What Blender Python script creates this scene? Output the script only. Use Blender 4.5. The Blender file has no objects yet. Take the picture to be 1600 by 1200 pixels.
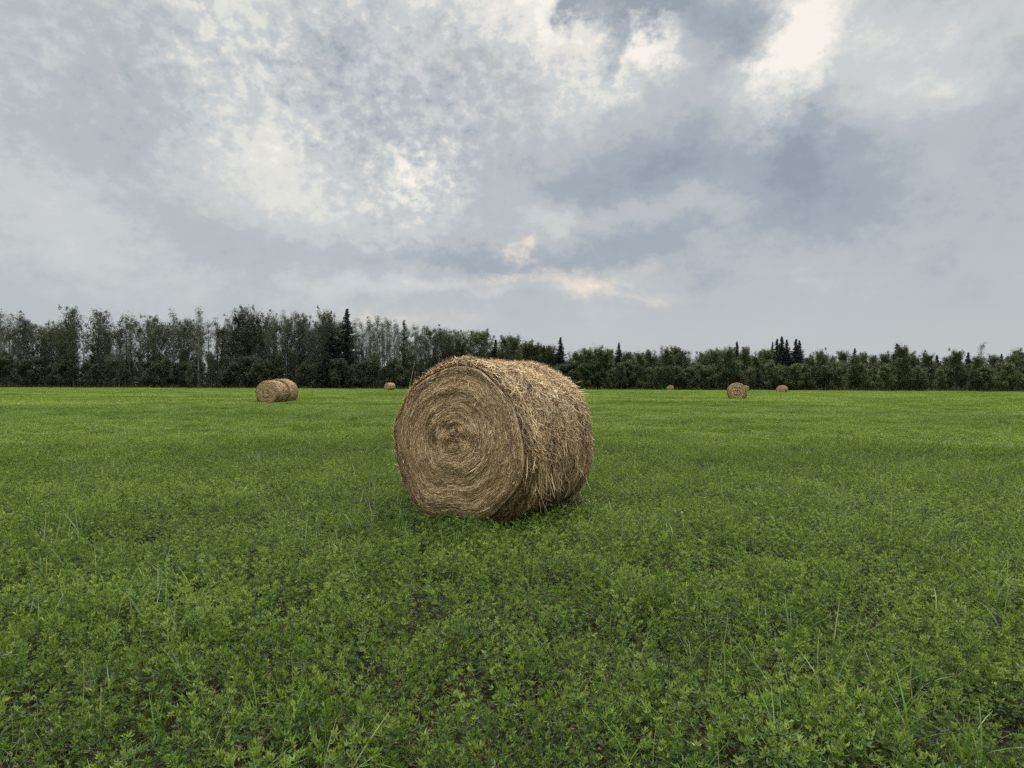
import bpy, math, random
import numpy as np

random.seed(7)
RNG = np.random.default_rng(11)
S = bpy.context.scene
R = math.radians

# ------------------------------------------------------------------ camera
F = 903.0                      # focal length in photo pixels (1600 wide)
CAM_H = 1.41
ROLL = R(0.23)
HORIZON = 600.6
cd = bpy.data.cameras.new('camera')
cam = bpy.data.objects.new('camera', cd)
S.collection.objects.link(cam)
cd.sensor_fit = 'HORIZONTAL'; cd.sensor_width = 36.0
cd.lens = F / 1600 * 36.0
cd.clip_start = 0.05; cd.clip_end = 6000
cam.location = (0, 0, CAM_H)
cam.rotation_mode = 'XYZ'
from mathutils import Matrix, Vector
cam.rotation_euler = (Matrix.Rotation(math.atan((HORIZON - 600) / F), 3, 'X') @ Matrix.Rotation(R(90), 3, 'X') @ Matrix.Rotation(ROLL, 3, 'Z')).to_euler()
S.camera = cam

# ------------------------------------------------------------------ output look
S.view_settings.view_transform = 'Standard'
S.view_settings.look = 'None'
EXPO = 0.6
S.view_settings.exposure = EXPO
S.view_settings.gamma = 1.0
S.cycles.max_bounces = 6
S.cycles.diffuse_bounces = 3
S.cycles.glossy_bounces = 2
S.cycles.transmission_bounces = 3
S.cycles.transparent_max_bounces = 6
S.cycles.use_denoising = False
S.cycles.caustics_reflective = False
S.cycles.caustics_refractive = False

SUN_EL, SUN_AZ = R(47), R(12)     # azimuth measured from the view direction, to the right

# ------------------------------------------------------------------ world: overcast sky
W = bpy.data.worlds.new('World'); S.world = W; W.use_nodes = True
nt = W.node_tree; nt.nodes.clear()

def nd(t, **k):
    n = nt.nodes.new(t)
    for a, b in k.items():
        setattr(n, a, b)
    return n

def put(sock, v):
    if isinstance(v, (int, float)):
        sock.default_value = v
    elif isinstance(v, (tuple, list)):
        sock.default_value = v
    else:
        nt.links.new(v, sock)

def mt(op, a, b=0.0, c=0.0, clamp=False):
    n = nd('ShaderNodeMath', operation=op); n.use_clamp = clamp
    put(n.inputs[0], a); put(n.inputs[1], b); put(n.inputs[2], c)
    return n.outputs[0]

def vm(op, a, b=(0, 0, 0), scale=None):
    n = nd('ShaderNodeVectorMath', operation=op)
    put(n.inputs[0], a); put(n.inputs[1], b)
    if scale is not None:
        put(n.inputs['Scale'], scale)
    return n.outputs[0]

def noise(vec, scale, detail=5.0, rough=0.5, lac=2.0, dist=0.0, color=False):
    n = nd('ShaderNodeTexNoise'); n.noise_dimensions = '3D'
    put(n.inputs['Vector'], vec)
    n.inputs['Scale'].default_value = scale; n.inputs['Detail'].default_value = detail
    n.inputs['Roughness'].default_value = rough; n.inputs['Lacunarity'].default_value = lac
    n.inputs['Distortion'].default_value = dist
    return n.outputs['Color' if color else 'Fac']

def mr(v, a, b, c, d, smooth=False):
    n = nd('ShaderNodeMapRange')
    if smooth:
        n.interpolation_type = 'SMOOTHSTEP'
    put(n.inputs[0], v); put(n.inputs[1], a); put(n.inputs[2], b); put(n.inputs[3], c); put(n.inputs[4], d)
    return n.outputs[0]

def sky_world():
    tc = nd('ShaderNodeTexCoord')
    dirv = tc.outputs['Generated']
    sp = nd('ShaderNodeSeparateXYZ'); nt.links.new(dirv, sp.inputs[0])
    x, y, z = sp.outputs
    az = mt('ARCTAN2', x, y)
    el = mt('ARCSINE', mt('MINIMUM', mt('MAXIMUM', z, -1.0), 1.0))
    zz = mt('ADD', mt('MAXIMUM', z, 0.0), 0.13)
    cb = nd('ShaderNodeCombineXYZ')
    nt.links.new(mt('DIVIDE', x, zz), cb.inputs[0]); nt.links.new(mt('DIVIDE', y, zz), cb.inputs[1])
    P = cb.outputs[0]
    D = vm('MULTIPLY', dirv, (1.0, 1.0, 1.35))
    # domain warp, in the air's own angles
    w1 = noise(D, 3.2, 5.0, 0.6, color=True)
    ws = nd('ShaderNodeSeparateXYZ'); nt.links.new(vm('SUBTRACT', w1, (0.5, 0.5, 0.5)), ws.inputs[0])
    w2 = noise(D, 14.0, 6.0, 0.68, color=True)
    ws2 = nd('ShaderNodeSeparateXYZ'); nt.links.new(vm('SUBTRACT', w2, (0.5, 0.5, 0.5)), ws2.inputs[0])
    elf = mr(el, 0.0, 0.5, 0.35, 1.0)
    azw = mt('ADD', az, mt('ADD', mt('MULTIPLY', ws.outputs[0], 0.22), mt('MULTIPLY', ws2.outputs[0], 0.15)))
    elw = mt('ADD', el, mt('MULTIPLY', mt('ADD', mt('MULTIPLY', ws.outputs[1], 0.18), mt('MULTIPLY', ws2.outputs[1], 0.13)), elf))

    def gauss(px, py, rx, ry, amp, rot=0.0):
        dx = (px - 800) / F; dz = (HORIZON - py) / F
        a0 = math.atan(dx); e0 = math.atan(dz / math.sqrt(1 + dx * dx))
        A = mt('SUBTRACT', azw, a0); E = mt('SUBTRACT', elw, e0)
        c, s = math.cos(rot), math.sin(rot)
        U = mt('MULTIPLY', mt('ADD', mt('MULTIPLY', A, c), mt('MULTIPLY', E, s)), F / rx)
        V = mt('MULTIPLY', mt('SUBTRACT', mt('MULTIPLY', E, c), mt('MULTIPLY', A, s)), F / ry)
        q = mt('ADD', mt('MULTIPLY', U, U), mt('MULTIPLY', V, V))
        return mt('MULTIPLY', mt('EXPONENT', mt('MULTIPLY', q, -1.0)), amp)

    def add(lst):
        t = lst[0]
        for v in lst[1:]:
            t = mt('ADD', t, v)
        return t

    blobs = SKY_BLOBS
    G = add([gauss(*b) for b in blobs])
    n1 = noise(D, 5.5, 9.0, 0.62, dist=0.1)
    n2 = noise(D, 17.0, 8.0, 0.70, dist=0.1)
    n3 = noise(vm('MULTIPLY', D, (1.0, 1.0, 0.9)), 46.0, 5.0, 0.62, dist=0.1)
    mott = add([gauss(*b) for b in SKY_MOTTLE])
    fade = mr(el, 0.02, 0.22, 0.12, 1.0, True)
    det = mt('ADD', mt('MULTIPLY', mt('SUBTRACT', n1, 0.5), 0.62), mt('MULTIPLY', mt('SUBTRACT', n2, 0.5), 0.40))
    det = mt('MULTIPLY', det, fade)
    mo = mt('MULTIPLY', mt('SUBTRACT', n3, 0.5), mott)
    B = mt('ADD', mt('ADD', 0.47, G), mt('ADD', det, mo))
    cr = nd('ShaderNodeValToRGB')
    nt.links.new(B, cr.inputs[0])
    cr.color_ramp.interpolation = 'EASE'
    def lin(c):
        return tuple((v / 12.92 if v <= .04045 else ((v + .055) / 1.055) ** 2.4) for v in [q / 255 for q in c]) + (1,)
    stops = [(0.0, (146, 157, 168)), (0.22, (161, 171, 181)), (0.45, (184, 190, 194)), (0.62, (202, 206, 207)), (0.8, (228, 227, 220)), (1.0, (249, 244, 234))]
    el_ = cr.color_ramp.elements
    el_[0].position = stops[0][0]; el_[0].color = lin(stops[0][1])
    el_[1].position = stops[-1][0]; el_[1].color = lin(stops[-1][1])
    for p, c in stops[1:-1]:
        e = el_.new(p); e.color = lin(c)
    col = cr.outputs[0]
    # the low sky: a smooth greenish-grey veil
    mx = nd('ShaderNodeMix', data_type='RGBA')
    nt.links.new(mr(el, 0.02, 0.17, 0.75, 0.0, True), mx.inputs[0]); nt.links.new(col, mx.inputs[6])
    mx.inputs[7].default_value = lin((188, 195, 197))
    # peach light in the low gaps
    warm = mt('MINIMUM', mt('MAXIMUM', add([gauss(*b) for b in SKY_WARM]), 0.0), 1.0)
    wmod = mr(n2, 0.38, 0.62, 0.35, 1.1)
    mx2 = nd('ShaderNodeMix', data_type='RGBA')
    nt.links.new(mt('MULTIPLY', warm, wmod, clamp=True), mx2.inputs[0]); nt.links.new(mx.outputs[2], mx2.inputs[6])
    mx2.inputs[7].default_value = lin((243, 229, 211))
    # overcast zenith, boosted out of view to light the ground; below the horizon dark
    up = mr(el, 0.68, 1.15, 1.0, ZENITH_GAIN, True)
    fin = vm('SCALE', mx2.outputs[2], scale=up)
    # blue sky above the cloud, seen faintly through it
    sk = nd('ShaderNodeTexSky'); sk.sky_type = 'NISHITA'; sk.sun_disc = False
    sk.sun_elevation = SUN_EL; sk.sun_rotation = SUN_AZ
    nb = nd('ShaderNodeBackground'); nt.links.new(sk.outputs[0], nb.inputs[0]); nb.inputs[1].default_value = 0.06
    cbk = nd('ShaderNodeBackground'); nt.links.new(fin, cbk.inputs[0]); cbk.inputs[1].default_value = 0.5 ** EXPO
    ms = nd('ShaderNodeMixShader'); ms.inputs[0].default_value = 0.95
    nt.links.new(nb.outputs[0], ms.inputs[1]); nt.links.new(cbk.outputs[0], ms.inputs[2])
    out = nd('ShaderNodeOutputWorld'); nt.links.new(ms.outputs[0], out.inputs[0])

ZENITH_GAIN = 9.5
# px, py, rx, ry, amplitude, rotation: where the cloud deck is thin (+) or thick (-)
SKY_BLOBS = [
    (395, 250, 90, 75, 0.18, -0.3), (370, 60, 70, 110, 0.20, 0), (440, 310, 110, 45, 0.10, 0.0), (440, 200, 260, 220, 0.13, 0),
    (650, 280, 80, 50, 0.24, 0.5), (850, 25, 62, 55, 0.48, 0.3), (900, 120, 60, 45, 0.18, 0.3), (992, 82, 62, 26, 0.60, 0.5), (700, 15, 70, 25, 0.14, 0.1),
    (1220, 100, 42, 115, 0.42, -0.5), (1262, 30, 60, 80, 0.36, -0.2), (740, 60, 60, 30, 0.10, 0.2),
    (1005, 14, 72, 34, -0.85, 0.1), (885, 40, 26, 16, -1.0, 0.1), (1150, 30, 60, 42, -0.32, 0), (940, 95, 24, 30, -0.45, 0), (720, 110, 60, 40, -0.12, 0.3),
    (1010, 275, 160, 44, -0.34, 0.08), (1240, 240, 75, 75, -0.36, -0.5), (1080, 180, 110, 90, -0.06, 0),
    (690, 408, 160, 19, -0.27, 0), (1010, 385, 160, 22, -0.20, 0.18), (905, 360, 60, 14, 0.16, 0.3), (1130, 350, 70, 14, 0.12, 0.3), (810, 335, 110, 28, 0.06, 0), (415, 390, 100, 38, -0.14, 0),
    (700, 450, 200, 12, 0.14, 0), (520, 120, 90, 55, -0.12, 0.2), (700, 170, 120, 70, -0.07, 0), (1150, 430, 120, 60, -0.03, 0),
    (1200, 300, 120, 90, -0.08, 0), (960, 200, 90, 60, 0.03, 0.3), (700, 60, 160, 60, 0.08, 0),
    (150, 180, 180, 120, -0.05, 0), (1450, 300, 160, 140, -0.10, 0), (60, 330, 120, 60, 0.12, 0), (1480, 90, 110, 50, 0.25, 0.3), (1340, 90, 60, 90, 0.15, -0.4)]
SKY_MOTTLE = [(1220, 90, 70, 120, 0.45, -0.4), (1050, 300, 300, 200, 0.12, 0), (640, 280, 110, 75, 1.25, 0.4), (640, 110, 240, 130, 0.85, 0), (420, 110, 160, 110, 0.6, 0), (120, 120, 200, 120, 0.4, 0), (900, 60, 140, 90, 0.5, 0)]
SKY_WARM = [(805, 398, 30, 12, 1.1, 0), (925, 443, 55, 15, 0.95, 0.1), (810, 436, 70, 9, 0.6, 0), (965, 462, 60, 8, 0.5, 0),
            (870, 90, 90, 70, 0.10, 0), (590, 495, 60, 14, 0.35, 0), (695, 495, 60, 14, 0.25, 0)]
sky_world()

sun = bpy.data.lights.new('sun', 'SUN'); sun.energy = 1.5; sun.angle = R(22); sun.color = (1.0, 0.94, 0.85)
so = bpy.data.objects.new('sun', sun); S.collection.objects.link(so)
sd = Vector((math.sin(SUN_AZ) * math.cos(SUN_EL), math.cos(SUN_AZ) * math.cos(SUN_EL), math.sin(SUN_EL)))
so.rotation_euler = sd.to_track_quat('Z', 'Y').to_euler()

# ------------------------------------------------------------------ helpers
def tag(o, label=None, cat=None, group=None, kind=None):
    if label: o['label'] = label
    if cat: o['category'] = cat
    if group: o['group'] = group
    if kind: o['kind'] = kind
    return o

def empty(name, loc, rz=0.0):
    o = bpy.data.objects.new(name, None); S.collection.objects.link(o)
    o.location = loc; o.rotation_euler = (0, 0, rz); o.empty_display_size = 0.3
    return o

def np_mesh(name, V, Fc, mat=None, tint=None, smooth=False):
    """V (n,3), Fc (m,4) or (m,3); tint (n,) or (n,3) written as the vertex attribute 'tint'."""
    me = bpy.data.meshes.new(name)
    V = np.ascontiguousarray(V, dtype=np.float32); Fc = np.ascontiguousarray(Fc, dtype=np.int32)
    k = Fc.shape[1]
    me.vertices.add(len(V)); me.vertices.foreach_set('co', V.ravel())
    me.loops.add(Fc.size); me.loops.foreach_set('vertex_index', Fc.ravel())
    me.polygons.add(len(Fc))
    me.polygons.foreach_set('loop_start', np.arange(0, Fc.size, k, dtype=np.int32))
    me.polygons.foreach_set('loop_total', np.full(len(Fc), k, dtype=np.int32))
    me.update(calc_edges=True)
    if smooth:
        me.polygons.foreach_set('use_smooth', np.ones(len(Fc), dtype=bool))
    if tint is not None:
        tint = np.asarray(tint, dtype=np.float32)
        if tint.ndim == 1:
            tint = np.stack([tint, tint, tint], 1)
        a = me.attributes.new('tint', 'FLOAT_VECTOR', 'POINT')
        a.data.foreach_set('vector', tint.astype(np.float32).ravel())
    if mat: me.materials.append(mat)
    return me

def link_mesh(name, me, parent=None):
    o = bpy.data.objects.new(name, me); S.collection.objects.link(o); o.parent = parent
    return o

_nz = np.random.default_rng(3)
def sine_noise(x, y, wl, seed=0, n=9):
    r = np.random.default_rng(seed + 100)
    t = np.zeros_like(x, dtype=float)
    for i in range(n):
        a = r.uniform(0, 2 * np.pi); k = 2 * np.pi / (wl * r.uniform(0.6, 1.7))
        t += np.sin(k * (x * np.cos(a) + y * np.sin(a)) + r.uniform(0, 6.28))
    return t / math.sqrt(n / 2) * 0.5        # about -1..1

def at(px, d, py=None):
    """World x (and height) of a photo pixel at depth d."""
    dx = (px - 800) / F
    if py is None:
        return dx * d
    dz = (HORIZON - py) / F + dx * math.tan(ROLL)
    return dx * d, CAM_H + dz * d

# ------------------------------------------------------------------ materials
def mat_new(name):
    m = bpy.data.materials.new(name); m.use_nodes = True
    t = m.node_tree; t.nodes.clear()
    return m, t

def ramp(t, src, stops):
    n = t.nodes.new('ShaderNodeValToRGB'); t.links.new(src, n.inputs[0])
    e = n.color_ramp.elements
    e[0].position = stops[0][0]; e[0].color = stops[0][1] + (1,)
    e[1].position = stops[-1][0]; e[1].color = stops[-1][1] + (1,)
    for p, c in stops[1:-1]:
        q = e.new(p); q.color = c + (1,)
    return n.outputs[0]

def leafy(name, stops, transl=0.35, rough=0.5, spec=0.35, patch=None, inst=0.0):
    """Two-sided leaf: colour from the leaf's own tint, patches of lighter growth over the field."""
    m, t = mat_new(name)
    a = t.nodes.new('ShaderNodeAttribute'); a.attribute_name = 'tint'
    sep = t.nodes.new('ShaderNodeSeparateXYZ'); t.links.new(a.outputs['Vector'], sep.inputs[0])
    v = sep.outputs[0]
    if inst:
        oi = t.nodes.new('ShaderNodeObjectInfo')
        mm = t.nodes.new('ShaderNodeMath'); mm.operation = 'MULTIPLY_ADD'
        t.links.new(oi.outputs['Random'], mm.inputs[0]); mm.inputs[1].default_value = inst; t.links.new(v, mm.inputs[2])
        m2 = t.nodes.new('ShaderNodeMath'); m2.operation = 'SUBTRACT'; t.links.new(mm.outputs[0], m2.inputs[0]); m2.inputs[1].default_value = inst / 2
        v = m2.outputs[0]
    if patch:
        g = t.nodes.new('ShaderNodeNewGeometry')
        mp = t.nodes.new('ShaderNodeMapping'); mp.inputs['Scale'].default_value = patch[0]; mp.inputs['Rotation'].default_value = (0, 0, R(8))
        t.links.new(g.outputs['Position'], mp.inputs[0])
        nz = t.nodes.new('ShaderNodeTexNoise'); nz.inputs['Scale'].default_value = 1.0; nz.inputs['Detail'].default_value = 7.0; nz.inputs['Roughness'].default_value = 0.62
        t.links.new(mp.outputs[0], nz.inputs['Vector'])
        mm = t.nodes.new('ShaderNodeMath'); mm.operation = 'MULTIPLY_ADD'
        t.links.new(nz.outputs[0], mm.inputs[0]); mm.inputs[1].default_value = patch[1]; t.links.new(v, mm.inputs[2])
        m2 = t.nodes.new('ShaderNodeMath'); m2.operation = 'SUBTRACT'; t.links.new(mm.outputs[0], m2.inputs[0]); m2.inputs[1].default_value = patch[1] / 2
        v = m2.outputs[0]
    col = ramp(t, v, stops)
    p = t.nodes.new('ShaderNodeBsdfPrincipled'); t.links.new(col, p.inputs['Base Color'])
    p.inputs['Roughness'].default_value = rough; p.inputs['Specular IOR Level'].default_value = spec
    tr = t.nodes.new('ShaderNodeBsdfTranslucent')
    hs = t.nodes.new('ShaderNodeHueSaturation'); hs.inputs['Value'].default_value = 1.2; hs.inputs['Saturation'].default_value = 1.1
    hs.inputs['Hue'].default_value = 0.49
    t.links.new(col, hs.inputs['Color']); t.links.new(hs.outputs[0], tr.inputs[0])
    ms = t.nodes.new('ShaderNodeMixShader'); ms.inputs[0].default_value = transl
    t.links.new(p.outputs[0], ms.inputs[1]); t.links.new(tr.outputs[0], ms.inputs[2])
    o = t.nodes.new('ShaderNodeOutputMaterial'); t.links.new(ms.outputs[0], o.inputs[0])
    return m

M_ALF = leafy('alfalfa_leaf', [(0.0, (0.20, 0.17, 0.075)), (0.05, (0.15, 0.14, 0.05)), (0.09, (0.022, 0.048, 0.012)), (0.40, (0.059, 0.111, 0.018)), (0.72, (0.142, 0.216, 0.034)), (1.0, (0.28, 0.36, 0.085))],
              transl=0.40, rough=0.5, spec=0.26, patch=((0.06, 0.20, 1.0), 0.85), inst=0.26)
M_GRASS = leafy('grass_blade', [(0.0, (0.05, 0.11, 0.02)), (0.6, (0.13, 0.22, 0.04)), (1.0, (0.36, 0.38, 0.17))], transl=0.35, rough=0.45)
M_ASPEN = leafy('poplar_leaf', [(0.0, (0.046, 0.052, 0.034)), (0.5, (0.076, 0.084, 0.048)), (1.0, (0.115, 0.122, 0.064))], transl=0.22, inst=0.35, spec=0.2)
M_GREEN = leafy('aspen_leaf', [(0.0, (0.048, 0.062, 0.032)), (0.5, (0.086, 0.106, 0.048)), (1.0, (0.145, 0.160, 0.066))], transl=0.25, inst=0.45, spec=0.2)
M_PALE = leafy('birch_leaf', [(0.0, (0.06, 0.06, 0.034)), (0.5, (0.09, 0.094, 0.05)), (1.0, (0.13, 0.125, 0.07))], transl=0.25, inst=0.3, spec=0.2)
M_SPRUCE = leafy('spruce_needle', [(0.0, (0.012, 0.020, 0.014)), (0.6, (0.024, 0.036, 0.022)), (1.0, (0.055, 0.070, 0.044))], transl=0.05, inst=0.2, spec=0.15)
M_TAMA = leafy('tamarack_needle', [(0.0, (0.05, 0.06, 0.025)), (1.0, (0.11, 0.12, 0.045))], transl=0.2, inst=0.2, spec=0.15)

def hay_mat(name, stops, bump=0.0, transl=0.12):
    m, t = mat_new(name)
    a = t.nodes.new('ShaderNodeAttribute'); a.attribute_name = 'tint'
    sep = t.nodes.new('ShaderNodeSeparateXYZ'); t.links.new(a.outputs['Vector'], sep.inputs[0])
    v = sep.outputs[0]
    tc = t.nodes.new('ShaderNodeTexCoord')
    nz = t.nodes.new('ShaderNodeTexNoise'); nz.inputs['Scale'].default_value = 30; nz.inputs['Detail'].default_value = 6
    t.links.new(tc.outputs['Object'], nz.inputs['Vector'])
    mm = t.nodes.new('ShaderNodeMath'); mm.operation = 'MULTIPLY_ADD'
    t.links.new(nz.outputs[0], mm.inputs[0]); mm.inputs[1].default_value = 0.5; t.links.new(v, mm.inputs[2])
    m2 = t.nodes.new('ShaderNodeMath'); m2.operation = 'SUBTRACT'; t.links.new(mm.outputs[0], m2.inputs[0]); m2.inputs[1].default_value = 0.25
    col = ramp(t, m2.outputs[0], stops)
    p = t.nodes.new('ShaderNodeBsdfPrincipled'); t.links.new(col, p.inputs['Base Color'])
    p.inputs['Roughness'].default_value = 0.55; p.inputs['Specular IOR Level'].default_value = 0.3
    if bump:
        b = t.nodes.new('ShaderNodeBump'); b.inputs['Strength'].default_value = bump; b.inputs['Distance'].default_value = 0.02
        t.links.new(nz.outputs[0], b.inputs['Height']); t.links.new(b.outputs[0], p.inputs['Normal'])
    tr = t.nodes.new('ShaderNodeBsdfTranslucent'); t.links.new(col, tr.inputs[0])
    ms = t.nodes.new('ShaderNodeMixShader'); ms.inputs[0].default_value = transl
    t.links.new(p.outputs[0], ms.inputs[1]); t.links.new(tr.outputs[0], ms.inputs[2])
    o = t.nodes.new('ShaderNodeOutputMaterial'); t.links.new(ms.outputs[0], o.inputs[0])
    return m

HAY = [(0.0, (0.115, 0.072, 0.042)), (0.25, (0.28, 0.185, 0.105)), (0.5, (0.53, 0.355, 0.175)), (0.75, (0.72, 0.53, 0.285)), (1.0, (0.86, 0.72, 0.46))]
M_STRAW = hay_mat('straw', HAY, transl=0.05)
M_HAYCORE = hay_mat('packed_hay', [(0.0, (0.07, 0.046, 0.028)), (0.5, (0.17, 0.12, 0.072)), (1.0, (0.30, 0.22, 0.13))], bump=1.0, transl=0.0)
def plain(name, col, rough=0.8, nscale=3.0, var=0.35, bump=0.0):
    m, t = mat_new(name)
    tc = t.nodes.new('ShaderNodeTexCoord')
    nz = t.nodes.new('ShaderNodeTexNoise'); nz.inputs['Scale'].default_value = nscale; nz.inputs['Detail'].default_value = 8
    t.links.new(tc.outputs['Object'], nz.inputs['Vector'])
    lo = tuple(c * (1 - var) for c in col); hi = tuple(c * (1 + var) for c in col)
    c = ramp(t, nz.outputs[0], [(0.3, lo), (0.7, hi)])
    p = t.nodes.new('ShaderNodeBsdfPrincipled'); t.links.new(c, p.inputs['Base Color']); p.inputs['Roughness'].default_value = rough
    p.inputs['Specular IOR Level'].default_value = 0.2
    if bump:
        b = t.nodes.new('ShaderNodeBump'); b.inputs['Strength'].default_value = bump
        t.links.new(nz.outputs[0], b.inputs['Height']); t.links.new(b.outputs[0], p.inputs['Normal'])
    o = t.nodes.new('ShaderNodeOutputMaterial'); t.links.new(p.outputs[0], o.inputs[0])
    return m
M_BARK = plain('grey_bark', (0.10, 0.095, 0.085), nscale=4)
M_PALEBARK = plain('pale_bark', (0.18, 0.17, 0.155), nscale=4)
M_DARKBARK = plain('dark_bark', (0.05, 0.042, 0.036), nscale=4)
M_TWINE = plain('sisal_twine', (0.55, 0.45, 0.38), nscale=40)

def ground_mat():
    m, t = mat_new('field_soil')
    g = t.nodes.new('ShaderNodeNewGeometry')
    n1 = t.nodes.new('ShaderNodeTexNoise'); n1.inputs['Scale'].default_value = 0.35; n1.inputs['Detail'].default_value = 8
    n2 = t.nodes.new('ShaderNodeTexNoise'); n2.inputs['Scale'].default_value = 45.0; n2.inputs['Detail'].default_value = 6
    t.links.new(g.outputs['Position'], n1.inputs['Vector']); t.links.new(g.outputs['Position'], n2.inputs['Vector'])
    c1 = ramp(t, n2.outputs[0], [(0.35, (0.010, 0.012, 0.006)), (0.52, (0.026, 0.024, 0.013)), (0.7, (0.065, 0.052, 0.032))])
    c2 = ramp(t, n1.outputs[0], [(0.3, (0.045, 0.09, 0.018)), (0.7, (0.075, 0.13, 0.026))])
    vl = t.nodes.new('ShaderNodeVectorMath'); vl.operation = 'LENGTH'; t.links.new(g.outputs['Position'], vl.inputs[0])
    mrn = t.nodes.new('ShaderNodeMapRange'); t.links.new(vl.outputs['Value'], mrn.inputs[0])
    mrn.inputs[1].default_value = 20; mrn.inputs[2].default_value = 70
    mx = t.nodes.new('ShaderNodeMix'); mx.data_type = 'RGBA'
    t.links.new(mrn.outputs[0], mx.inputs[0]); t.links.new(c1, mx.inputs[6]); t.links.new(c2, mx.inputs[7])
    p = t.nodes.new('ShaderNodeBsdfPrincipled'); t.links.new(mx.outputs[2], p.inputs['Base Color']); p.inputs['Roughness'].default_value = 1.0
    p.inputs['Specular IOR Level'].default_value = 0.0
    b = t.nodes.new('ShaderNodeBump'); b.inputs['Strength'].default_value = 0.8; b.inputs['Distance'].default_value = 0.05
    t.links.new(n2.outputs[0], b.inputs['Height']); t.links.new(b.outputs[0], p.inputs['Normal'])
    o = t.nodes.new('ShaderNodeOutputMaterial'); t.links.new(p.outputs[0], o.inputs[0])
    return m

# ------------------------------------------------------------------ ground
def build_ground():
    ring = [-4000, -1200, -400, -200, -120] + list(np.arange(-80, 201, 4)) + [260, 400, 1200, 4000]
    xs = sorted(set([-4000, -1200, -400] + list(np.arange(-240, 241, 6)) + [400, 1200, 4000]))
    X, Y = np.meshgrid(xs, ring)
    Z = np.zeros_like(X, dtype=float)
    V = np.stack([X, Y, Z], -1).reshape(-1, 3)
    nx = len(xs); fs = []
    for j in range(len(ring) - 1):
        for i in range(nx - 1):
            a = j * nx + i; fs.append((a, a + 1, a + nx + 1, a + nx))
    o = link_mesh('field_ground', np_mesh('field_ground', V, np.array(fs), ground_mat()))
    tag(o, 'green hay field floor reaching to the trees', 'field', kind='structure')
build_ground()

# ------------------------------------------------------------------ crop: alfalfa, one mass
def quad_soup():
    return {'v': [], 'f': [], 't': []}

def add_quad(q, a, b, c, d, t):
    n = len(q['v']); q['v'] += [a, b, c, d]; q['f'].append((n, n + 1, n + 2, n + 3)); q['t'] += [t] * 4

def leaflet(q, p, d, side, ln, wd, tint):
    """A folded lance-shaped leaflet: two quads meeting in a raised midrib angle."""
    up = d.cross(side).normalized()
    a = p; m = p + d * (ln * 0.5); e = p + d * ln - up * (ln * 0.12)
    l = m + side * (wd * 0.5) + up * (wd * 0.18); r = m - side * (wd * 0.5) + up * (wd * 0.18)
    n = len(q['v'])
    q['v'] += [tuple(a), tuple(r), tuple(e), tuple(l)]
    q['f'].append((n, n + 1, n + 2, n + 3)); q['t'] += [tint] * 4

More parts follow.
